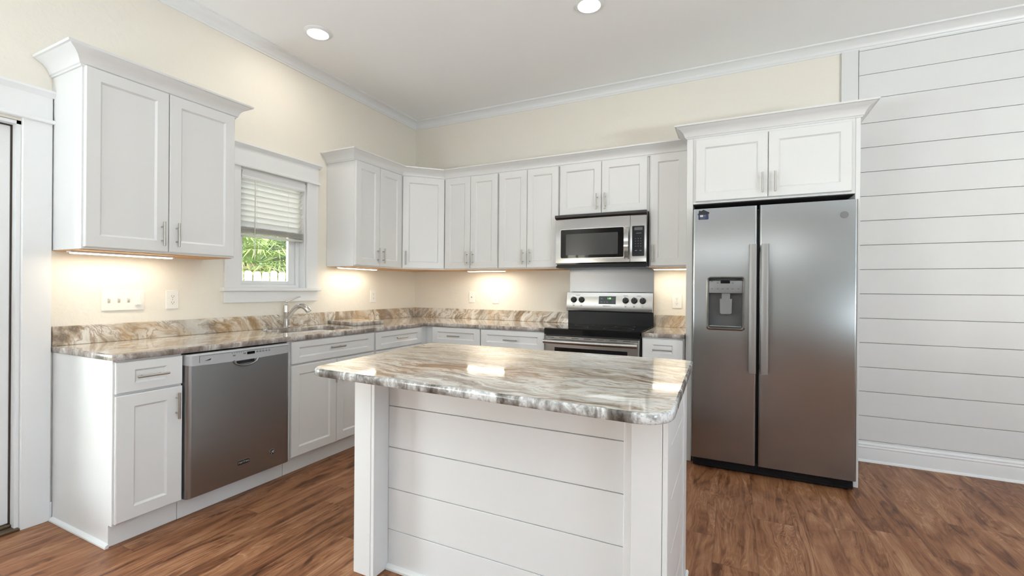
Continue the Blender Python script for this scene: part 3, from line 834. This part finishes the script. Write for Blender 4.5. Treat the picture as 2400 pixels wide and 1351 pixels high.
for u in [.232+i*.013 for i in range(6)]+[.380+i*.019 for i in range(5)]:
    MB().box(u, u+.004, DY-.0042, DY-.0055, .838, .8415).build('indicator_mark', 'mark_grey', cp)
MB().prism([(.088, .817), (.112, .8175), (.120, .826), (.116, .8195), (.088, .8185)], 'y', DY-.0042, DY-.0053).build('control_mark', 'mark_grey', cp)
# recessed line framing the strip
mb = MB(); mb.box(.060, .585, DY-.0042, DY-.0052, .8445, .8465); mb.box(.060, .0625, DY-.0042, DY-.0052, .810, .8465); mb.build('panel_groove', 'mark_grey', cp)
mb = MB(); xa, xb = .262, .368
mb.poly([(xa, DY, .775), (xb, DY, .775), (xb, DY, .803), (xa, DY, .803), (xa+.004, DY+.035, .780), (xb-.004, DY+.035, .780), (xb-.01, DY+.035, .803), (xa+.01, DY+.035, .803)],
        [(0, 1, 5, 4), (1, 2, 6, 5), (3, 0, 4, 7), (4, 5, 6, 7)]); mb.build('handle_pocket', 'cavity', door)
hp = [(.243+(.387-.243)*i/18, DY-.006, .797-.034*math.sin(PI*min(1, max(0, i/18)))**.45) for i in range(19)]
MB().tube(hp, .0055, 10).build('handle', 'steel_dw', door)
np_ = MB().box(.272, .340, DY-.0005, DY-.0025, .198, .220, .0006).build('nameplate', 'black', door)
mb = MB(); mb.box(.270, .342, DY-.0005, DY-.003, .220, .2225); mb.box(.270, .272, DY-.0005, DY-.003, .196, .220); mb.build('nameplate_rim', 'steel', door)
text_mesh('lettering', 'MAYTAG', .0155, 'mark_light', door, (.306, DY-.0028, .209), FRONT, sx=1.0)
MB().cyl((.484, DY, .208), (.484, DY-.002, .208), .0195, 28, bev=.0006).build('badge', plain('bronze_badge_ring', (.30, .25, .21), .35, .8), door)
MB().cyl((.484, DY-.002, .208), (.484, DY-.0028, .208), .0145, 24).build('badge_disc', 'black', door)
mb = MB()
for (a, b, z, hh) in ((-.004, .012, .0065, .0018), (-.002, .012, .001, .0018), (.002, .010, -.0045, .0015)): mb.box(.484+a, .484+b, DY-.0028, DY-.0034, .208+z-hh, .208+z+hh)
for (a, z) in ((-.008, -.003), (-.004, -.009), (-.009, .003)): mb.cyl((.484+a, DY-.0028, .208+z), (.484+a, DY-.0034, .208+z), .0022, 10)
mb.build('badge_emblem', 'mark_light', door)

# ---- range
rg = thing('range', 'freestanding electric range with black glass cooktop and stainless backguard', 'range', (1.808, 0, 0))
W = .752; RYF = -.655
MB().box(.004, W-.004, -.03, -.62, .03, .872, .003).build('body', plain('range_case', (.06, .06, .06), .5), rg)
for x in (.05, W-.05):
    for y in (-.1, -.55): MB().cyl((x, y, .0005), (x, y, .03), .018, 12).build('leveling_foot', 'black', rg)
mb = MB()
P = [(-.075, .901), (-.60, .901), (RYF+.012, .900), (RYF, .893), (RYF, .852), (RYF+.03, .848), (-.075, .848)]
mb.prism(P, 'x', 0, W); mb.build('cooktop', 'black_glass', rg)
mb = MB()
for (x, y, r) in ((.20, -.46, .10), (.55, -.46, .115), (.20, -.22, .08), (.55, -.22, .08)):
    MB().lathe([(r, .9012), (r+.0015, .9014), (r+.003, .9012)], (x, y, 0), None, 40).build('burner_ring', 'burner', rg)
mb = MB(); mb.box(0, W, -.020, -.075, .872, 1.185, .003); mb.build('backguard', 'black', rg)
mb = MB(); P = [(-.076, 1.012), (-.105, 1.020), (-.112, 1.046), (-.088, 1.183), (-.080, 1.187), (-.076, 1.187)]
mb.prism(P, 'x', -.004, W+.002); bg = mb.build('control_panel', 'steel', rg)
tilt = math.atan2(.024, .137)
def on_panel(z): return -.112+.024*(z-1.046)/.137
pq = Vector((0, -math.cos(tilt), math.sin(tilt)))
def pan(u, z, out=0): return Vector((u, on_panel(z), z))+pq*out
ROTP = Matrix.Rotation(PI/2-tilt, 3, 'X')
mb = MB()
for d_, (o0, o1) in ((.0, (-.001, .0015)), (.002, (.0012, .0022))):
    c = [pan(u, z, o) for o in (o0, o1) for (u, z) in ((.293+d_, 1.083+d_), (.443-d_, 1.083+d_), (.443-d_, 1.152-d_), (.293+d_, 1.152-d_))]
    mb.poly(c, [(0, 3, 2, 1), (4, 5, 6, 7), (0, 1, 5, 4), (1, 2, 6, 5), (2, 3, 7, 6), (3, 0, 4, 7)])
dp = mb.build('display', 'black_glass', bg)
text_mesh('clock_digits', '1:08', .019, 'digits', dp, pan(.385, 1.132, .0026), ROTP)
mb = MB()
for (u, z, w_, h_) in ((.318, 1.130, .009, .0025), (.318, 1.102, .009, .0035), (.345, 1.101, .008, .005), (.368, 1.100, .006, .005), (.418, 1.131, .003, .004), (.418, 1.102, .007, .003)):
    c = [pan(u+a*w_, z+b*h_, .0026) for a, b in ((-1, -1), (1, -1), (1, 1), (-1, 1))]; mb.poly(c, [(0, 1, 2, 3)])
mb.build('display_print', plain('dim_grey_print', (.22, .22, .23), .5), dp)
text_mesh('lettering', 'FRIGIDAIRE', .0125, 'mark', bg, pan(.366, 1.066, .0006), ROTP, sx=1.1)
mb = MB()
for u in (.063, .136, .528, .601, .672):
    for (du, dz, w_, h_) in ((0, -.033, .012, .0012), (-.004, -.049, .0015, .005), (.006, -.049, .0015, .005), (0, -.0535, .006, .0012)):
        c = [pan(u+du+a*w_, 1.116+dz+b*h_, .0006) for a, b in ((-1, -1), (1, -1), (1, 1), (-1, 1))]; mb.poly(c, [(0, 1, 2, 3)])
for u in (.1, .528, .64):
    c = [pan(u+a*.018, 1.158+b*.0015, .0006) for a, b in ((-1, -1), (1, -1), (1, 1), (-1, 1))]; mb.poly(c, [(0, 1, 2, 3)])
mb.build('panel_print', 'mark_grey', bg)
kq = pq.to_track_quat('Z', 'Y')
for u in (.063, .136, .528, .601, .672):
    mb = MB(); mb.lathe([(0, 0), (.0265, 0), (.0265, .003), (.0245, .006), (.0235, .020), (.021, .024), (0, .025)], pan(u, 1.116), kq, 28)
    a = [pan(u-.005, 1.116-.022, .020), pan(u+.005, 1.116-.022, .020), pan(u+.005, 1.116+.024, .020), pan(u-.005, 1.116+.024, .020)]
    b = [p+pq*.012 for p in a]; mb.poly(a+b, [(0, 3, 2, 1), (4, 5, 6, 7), (0, 1, 5, 4), (1, 2, 6, 5), (2, 3, 7, 6), (3, 0, 4, 7)])
    kb = mb.build('knob', 'knob', bg)
    c = [pan(u+a_*.0012, 1.116+.016+b_*.005, .0325) for a_, b_ in ((-1, -1), (1, -1), (1, 1), (-1, 1))]
    MB().poly(c, [(0, 1, 2, 3)]).build('knob_mark', 'mark_light', kb)
# oven door
od = door_slab(MB(), .006, W-.006, .235, .838, -.625, RYF-.004, .008).build('oven_door', 'steel', rg)
MB().box(.090, W-.090, RYF-.0035, RYF-.0065, .33, .752, .002).build('oven_window', 'black_glass', od)
mb = MB()
hpts = [(.012+(W-.024)*i/20, RYF-.050-.008*math.sin(PI*i/20), .800) for i in range(21)]
mb.tube(hpts, .0165, 16, flat=1.0)
for x in (.03, W-.03): mb.box(x-.014, x+.014, RYF-.050, RYF-.003, .786, .814, .004)
mb.build('handle', 'steel', od)
mb = MB()
for i in range(7): mb.box(.03+i*.10, .085+i*.10, RYF-.0035, RYF-.0048, .826, .830)
mb.build('vent_slots', 'darkgap', od)
MB().box(.006, W-.006, -.625, RYF-.002, .055, .225, .004).build('storage_drawer', 'steel', rg)
# steel splash panel on the wall above the range
o = MB().box(1.800, 2.556, -.001, -.004, 1.00, 1.425, .0005).build('splash_panel', 'steel_splash')
tag(o, 'plain stainless steel splash panel on the wall between range and microwave', 'panel')

# ---- microwave
mw = thing('microwave', 'over-the-range stainless microwave with black window and curved handle', 'microwave', (1.808, 0, 1.392))
MH = .444; MY = -.385
MB().box(.002, .750, -.004, MY, .014, MH-.002, .003).build('case', 'black', mw)
MB().box(.0, .752, -.02, MY-.015, .0, .016, .003).build('bottom_plate', 'black', mw)
mb = MB(); mb.prism([(MY+.002, MH-.034), (MY-.022, MH-.034), (MY-.040, MH-.022), (MY-.040, MH-.004), (MY-.030, MH), (MY+.002, MH)], 'x', -.004, .752); mb.build('vent_grille', plain('dark_brown_vent', (.018, .012, .010), .35), mw)
# door, gently bowed outwards
def bowed(x0, x1, z0, z1, bow, seg=14, rise=.010):
    mb = MB(); n = seg+1; R = [(z0, rise), (z0+.010, 0), (z1-.006, 0), (z1, .003)]
    pts = []
    for z, s_ in R:
        for i in range(n):
            x = x0+(x1-x0)*i/seg; pts.append((x, MY-.024-bow*(1-(2*(x-.376)/.752)**2)+s_, z))
    F = [(r*n+i, r*n+i+1, (r+1)*n+i+1, (r+1)*n+i) for r in range(3) for i in range(seg)]
    b0 = len(pts); pts += [(x0, MY, z0), (x1, MY, z0), (x1, MY, z1), (x0, MY, z1)]
    F += [(b0, b0+1)+tuple(range(n))[::-1], (b0+3, b0+2)[::-1]+tuple(range(3*n, 4*n)), (b0, 0, n, 2*n, 3*n, b0+3), (b0+1, b0+2, 4*n-1, 3*n-1, 2*n-1, n-1), (b0, b0+3, b0+2, b0+1)]
    return mb.poly(pts, F)
def bow_y(x): return MY-.024-.010*(1-(2*(x-.376)/.752)**2)
M['steel_mw'] = steel('polished_steel_microwave', (.50, .495, .49), .17, .6)
md = bowed(.0, .624, .030, MH-.036, .010).build('door', 'steel_mw', mw)
mp = bowed(.627, .750, .030, MH-.036, .010, 5).build('control_panel', 'steel_mw', mw)
def bow_plate(x0, x1, z0, z1, o0, o1, r=.010, seg=10):
    """rounded plate following the bowed front"""
    mb = MB(); Q = rounded([(x0, z0), (x1, z0), (x1, z1), (x0, z1)], [r]*4, 4)
    D = []
    for i in range(len(Q)):
        a, b = Vector(Q[i]), Vector(Q[(i+1) % len(Q)]); m = max(1, int((b-a).length/.03))
        for j in range(m): D.append(a.lerp(b, j/m))
    n = len(D); c = Vector(((x0+x1)/2, (z0+z1)/2))
    pts = [(p.x, bow_y(p.x)-o0, p.y) for p in D]+[(p.x, bow_y(p.x)-o1, p.y) for p in D]
    F = [(i, (i+1) % n, n+(i+1) % n, n+i) for i in range(n)]
    # front as vertical strips
    mb.poly(pts, F)
    S = 12
    xs = [x0+(x1-x0)*i/S for i in range(S+1)]
    def zr(x):
        d = min(x-x0, x1-x)
        e = 0 if d >= r else r-math.sqrt(max(0, r*r-(r-d)**2)); return z0+e, z1-e
    pts = []; 
    for x in [x0, x0+r*.3, x0+r]+xs[1:-1]+[x1-r, x1-r*.3, x1]:
        a, b = zr(x); pts += [(x, bow_y(x)-o1, a), (x, bow_y(x)-o1, b)]
    m = len(pts)//2
    mb.poly(pts, [(2*i, 2*i+2, 2*i+3, 2*i+1) for i in range(m-1)])
    return mb
bow_plate(.038, .582, .072, .325, -.001, .0010, .014).build('window_rim', 'steel', md)
bow_plate(.046, .575, .080, .318, .0008, .0018, .010).build('window_glass', 'black_glass', md)
bow_plate(.092, .530, .104, .280, .0016, .0022, .006).build('window_screen', 'mw_window', md)
hp = [(.601, bow_y(.601)-.012-.030*math.sin(PI*i/16), .062+.258*i/16) for i in range(17)]
mb = MB()
for i in range(16):
    a, b = hp[i], hp[i+1]
    mb.poly([(a[0]-.017, a[1], a[2]), (a[0]+.017, a[1], a[2]), (b[0]+.017, b[1], b[2]), (b[0]-.017, b[1], b[2]),
             (a[0]-.017, a[1]+.010, a[2]), (a[0]+.017, a[1]+.010, a[2]), (b[0]+.017, b[1]+.010, b[2]), (b[0]-.017, b[1]+.010, b[2])],
            [(0, 1, 2, 3), (7, 6, 5, 4), (1, 5, 6, 2), (0, 3, 7, 4)])
for z in (.062, .312): mb.box(.590, .612, bow_y(.6)-.016, bow_y(.6)+.002, z, z+.010)
bmesh.ops.remove_doubles(mb.bm, verts=mb.bm.verts[:], dist=1e-5)
mb.build('handle', 'steel_mw', md)
bow_plate(.641, .735, .084, .322, .0006, .0016, .006).build('keypad', 'mw_panel', mp)
bow_plate(.658, .720, .288, .310, .0018, .0022, .002).build('display', plain('grey_lcd', (.10, .105, .105), .3), mp)
mb = MB()
for r_ in range(4):
    for c_ in range(3):
        x = .668+c_*.020; z = .222-r_*.020; mb.box(x-.003, x+.003, bow_y(x)-.0017, bow_y(x)-.0024, z-.002, z+.002)
for (x, z) in ((.672, .128), (.706, .128)): mb.box(x-.008, x+.008, bow_y(x)-.0017, bow_y(x)-.0024, z-.003, z+.003)
mb.box(.672, .712, bow_y(.69)-.0017, bow_y(.69)-.0024, .262, .266)
mb.build('keypad_print', 'mark_grey', mp)

# ------------------------------------------------------------------ lights that belong to the room
WARM = (1.0, .90, .74)
def led_bar(label, loc, rz, L, e):
    t = thing('under_cabinet_light', label, 'light', loc, rz, 'under-cabinet LED bars')
    MB().box(-L/2-.01, L/2+.01, -.022, .022, -.009, -.0005, .002).build('housing', 'plastic', t)
    MB().box(-L/2, L/2, -.017, .017, -.014, -.0092, .003, seg=2).build('diffuser', 'led', t)
    lamp('bar_glow', 'AREA', (0, 0, -.016), (0, 0, -1), e, WARM, L, .03, t)
    return t
zb = UB-.0015
led_bar('lit LED bar under the wall cabinet left of the window', (.140, -2.725, zb), R90, .46, .80)
led_bar('lit LED bar under the wall cabinet right of the window', (.140, -.985, zb), R90, .44, .95)
led_bar('lit LED bar under the back wall cabinets left of the microwave', (1.010, -.190, zb), 0, .40, 1.5)
led_bar('lit LED bar under the narrow cabinet beside the refrigerator', (2.706, -.170, zb), 0, .25, .7)
def can_light(label, x, y):
    t = thing('recessed_light', label, 'light', (x, y, CEIL), 0, 'round recessed ceiling lights')
    MB().lathe([(.066, -.004), (.072, -.014), (.082, -.012), (.094, -.005), (.096, -.0005), (.06, -.0005)], n=40).build('trim_ring', 'trim', t)
    MB().lathe([(.0, -.020), (.040, -.018), (.060, -.013), (.067, -.006), (.067, -.001), (0, -.001)], n=36).build('lens', 'lens', t)
    lamp('downlight', 'AREA', (0, 0, -.022), (0, 0, -1), 2.3, (1, .93, .82), .13, None, t, disk=True)
can_light('round lit ceiling light near the window wall, left one', .500, -1.752)
can_light('round lit ceiling light cut by the top edge of the photo', 2.333, -1.245)

# ------------------------------------------------------------------ wall plates
GP = 'white wall plates'
def plate(name, label, cat, loc, rz, w, h, kind):
    t = thing(name, label, cat, loc, rz, GP)
    MB().box(-w/2, w/2, -.0005, -.007, -h/2, h/2, .003).build('cover_plate', 'plastic', t)
    if kind == 'duplex':
        for s in (-1, 1):
            z = s*.0195; q = [(math.cos(a)*.0165, max(-.0135, min(.0135, math.sin(a)*.0165))+z) for a in [2*PI*i/28 for i in range(28)]]
            r = MB().prism(q, 'y', -.0065, -.0085).build('receptacle', 'plastic', t)
            mb = MB(); mb.box(-.0075, -.0055, -.0083, -.0088, z-.001, z+.007); mb.box(.0055, .0075, -.0083, -.0088, z-.001, z+.007); mb.cyl((0, -.0083, z-.007), (0, -.0089, z-.007), .0024, 10)
            mb.build('slots', 'slot', r)
        MB().cyl((0, -.0068, 0), (0, -.0080, 0), .0028, 12).build('screw', 'nickel', t)
    elif kind == 'gang':
        for u in (-.069, -.023, .023):
            mb = MB(); mb.box(u-.006, u+.006, -.0065, -.0085, -.013, .013, .001); mb.build('switch_slot', plain('cream_slot', (.55, .49, .38), .5) if u < -.05 else bpy.data.materials['cream_slot'], t)
            mb = MB(); mb.prism([(-.007, -.004), (-.018, .008), (-.018, .012), (-.007, .008)], 'x', u-.004, u+.004); mb.build('toggle', 'plastic', t)
        mb = MB(); mb.box(.058, .081, -.0065, -.011, .002, .032, .001); mb.build('rocker', 'plastic', t)
        mb = MB(); mb.box(.056, .083, -.0065, -.021, -.028, .001, .0015); mb.build('slide_dimmer', 'plastic', t)
        for u in (-.069, -.023, .023):
            for z in (-.031, .031): MB().cyl((u, -.0068, z), (u, -.0078, z), .003, 10).build('screw', 'plastic', t)
    elif kind == 'jack':
        MB().cyl((0, -.0065, 0), (0, -.014, 0), .0045, 14).build('jack', 'slot', t)
        for z in (-.042, .042): MB().cyl((0, -.0068, z), (0, -.0078, z), .0028, 10).build('screw', 'plastic', t)
    elif kind == 'gfci':
        r = MB().box(-.0165, .0165, -.0065, -.0095, -.0335, .0335, .001).build('receptacle', 'plastic', t)
        mb = MB()
        for z in (-.02, .02): mb.box(-.0075, -.0055, -.0093, -.0098, z-.002, z+.006); mb.box(.0055, .0075, -.0093, -.0098, z-.002, z+.006); mb.cyl((0, -.0093, z-.007), (0, -.0099, z-.007), .002, 10)
        mb.build('slots', 'slot', r)
        MB().box(-.006, .006, -.0093, -.0105, -.004, .004).build('test_buttons', 'plastic', r)
    return t
plate('light_switch_plate', 'wide four-gang white switch plate left of the window', 'switch', (0, -2.672, 1.127), R90, .206, .116, 'gang')
plate('wall_outlet', 'white duplex outlet between the switch plate and the window', 'outlet', (0, -2.418, 1.127), R90, .074, .118, 'duplex')
plate('wall_outlet', 'white outlet on the window wall near the corner, above the granite board', 'outlet', (0, -.651, 1.128), R90, .076, .122, 'gfci')
plate('cable_jack_plate', 'small white plate with one dark jack on the back wall', 'jack', (.738, 0, 1.122), 0, .070, .116, 'jack')
plate('wall_outlet', 'white outlet on the back wall right of the jack plate', 'outlet', (1.018, 0, 1.122), 0, .076, .122, 'gfci')
plate('wall_outlet', 'white duplex outlet between the range and the refrigerator', 'outlet', (2.744, 0, 1.117), 0, .080, .120, 'duplex')

# ------------------------------------------------------------------ window blind
bl = thing('window_blind', 'white horizontal slat blind half lowered in the window over the sink', 'blind', (0, 0, 0))
by0, by1 = -1.974, -1.446
mb = MB(); P = [(-.050, 1.990), (.000, 1.990), (.008, 1.995), (.010, 2.008), (.006, 2.016), (.010, 2.034), (.016, 2.046), (.016, 2.050), (-.050, 2.050)]
mb.prism(P, 'y', by0-.003, by1+.003); mb.build('valance', 'trim', bl)
mb = MB(); zs = [1.9935-.0400*i for i in range(9)]
def slat(mb, z, ang, w=.050, thk=.0026):
    ca, sa = math.cos(ang), math.sin(ang); pr = []
    for s_ in (1, -1):
        for u in ((-.5, -.25, 0, .25, .5) if s_ == 1 else (.5, .25, 0, -.25, -.5)):
            x = u*w; c = .0025*(1-(2*u)**2)+s_*thk/2; pr.append((-.035+x*ca-c*sa, z+x*sa+c*ca))
    mb.prism(pr, 'y', by0, by1)
for z in zs: slat(mb, z, math.radians(42))
for k in range(9): slat(mb, 1.648-.0052*k, math.radians(-3))
mb.build('slats', 'blind', bl)
MB().box(-.061, -.009, by0, by1, 1.580, 1.597, .004).build('bottom_rail', 'blind', bl)
for y in (-1.848, -1.585):
    for x in (-.060, -.009): MB().cyl((x, y, 1.585), (x, y, 1.995), .0009, 6).build('ladder_cord', 'plastic', bl)
MB().cyl((-.004, -1.868, 1.415), (-.004, -1.868, 1.990), .0035, 10).build('tilt_wand', 'blind', bl)

# ------------------------------------------------------------------ outdoors
struct(MB().box(-25, -.16, -14, 20, -.5, -.4), 'ground_outside', plain('dry_lawn', (.20, .22, .09), .9, var=.4, scale=8))
fe = thing('picket_fence', 'weathered white picket fence seen through the window', 'fence', (-2.6, 0, -.4))
M['picket'] = plain('weathered_white_picket', (.72, .69, .63), .8, var=.25, scale=22)
ft = 1.425+.4
for i in range(34):
    y = -1.7+i*.1235; r = random.Random(i); hh = ft+r.uniform(-.012, .012); w = .094
    MB().prism([(y, 0), (y+w, 0), (y+w, hh-.022), (y+w-.024, hh), (y+.024, hh), (y, hh-.022)], 'x', -.009, .009).build('picket', 'picket', fe)
MB().box(-.05, -.01, -1.8, 2.6, .35, .44).build('rail', 'picket', fe); MB().box(-.05, -.01, -1.8, 2.6, 1.40, 1.49).build('rail', 'picket', fe)
M['frond'] = plain('palm_frond', (.16, .23, .055), .45, var=.35, scale=5)
M['frond_dry'] = plain('dry_palm_frond', (.50, .36, .16), .6, var=.3, scale=6)
M['trunk'] = plain('palm_trunk', (.16, .11, .07), .9, var=.4, scale=14)
def palm(label, x, y, zc, seed, nf, rad):
    t = thing('palm', label, 'palm', (x, y, -.4), 0, 'palms behind the fence'); r = random.Random(seed); zc += .4
    mb = MB(); mb.cyl((0, 0, 0), (0, 0, zc), .13, 12, .10); mb.build('trunk', 'trunk', t)
    for k in range(nf):
        az = r.uniform(0, 2*PI); el = r.uniform(-.7, 1.25); L = rad*r.uniform(.45, .7)
        d = Vector((math.cos(az)*math.cos(el), math.sin(az)*math.cos(el), math.sin(el)))
        hub = Vector((0, 0, zc))+d*L; side = d.cross(Vector((0, 0, 1))).normalized(); nrm = side.cross(d).normalized()
        mb = MB(); mb.tube([(0, 0, zc), hub], [.012, .007], 5)
        nl = 22
        for j in range(nl):
            a = (j/(nl-1)-.5)*3.3; ll = rad*.85*(.75+.25*math.cos(a))*r.uniform(.85, 1.1)
            u = (d*math.cos(a)+side*math.sin(a)).normalized(); wv = (side*math.cos(a)-d*math.sin(a)).normalized()
            p0, p1, p2 = hub, hub+u*ll*.55+nrm*.03*rad, hub+u*ll-Vector((0, 0, .22*ll*r.uniform(.4, 1.5)))
            w_ = .013*rad/.7
            mb.poly([p0, p1-wv*w_+nrm*.0, p1+nrm*.006, p1+wv*w_, p2], [(0, 1, 2), (0, 2, 3), (1, 4, 2), (2, 4, 3)])
        mb.build('frond', 'frond_dry' if el < -.25 and r.random() < .7 else 'frond', t)
palm('broad fan palm with drooping fronds right behind the picket fence', -4.05, .95, 1.60, 5, 60, .80)
palm('tall fan palm with upright fronds behind the broad palm', -6.6, 2.35, 2.35, 9, 44, .85)
M['leaf'] = plain('shrub_leaf', (.24, .33, .07), .5, var=.4, scale=6)
def shrub(label, x, y, zc, seed, rad, n):
    t = thing('shrub', label, 'shrub', (x, y, -.4), 0, 'shrubs behind the fence'); r = random.Random(seed)
    MB().cyl((0, 0, 0), (0, 0, zc+.4), .05, 8, .03).build('stem', 'trunk', t)
    mb = MB()
    for k in range(n):
        d = Vector((r.gauss(0, 1), r.gauss(0, 1), r.gauss(0, 1))).normalized()*rad*r.uniform(.55, 1.0)
        c = Vector((0, 0, zc+.4))+d; a = Vector((r.gauss(0, 1), r.gauss(0, 1), r.gauss(0, 1))).normalized(); b = a.orthogonal().normalized(); s_ = r.uniform(.05, .09)*rad
        mb.poly([c-a*s_, c-b*s_*.45, c+a*s_, c+b*s_*.45], [(0, 1, 2, 3)])
    f = mb.build('foliage', 'leaf', t); f['kind'] = 'stuff'
shrub('yellow-green leafy shrub to the right behind the picket fence', -8.6, 4.9, 2.2, 3, 1.35, 1500)
shrub('big leafy tree-like shrub farthest behind the palms', -13.0, 6.6, 1.5, 4, 1.9, 2600)
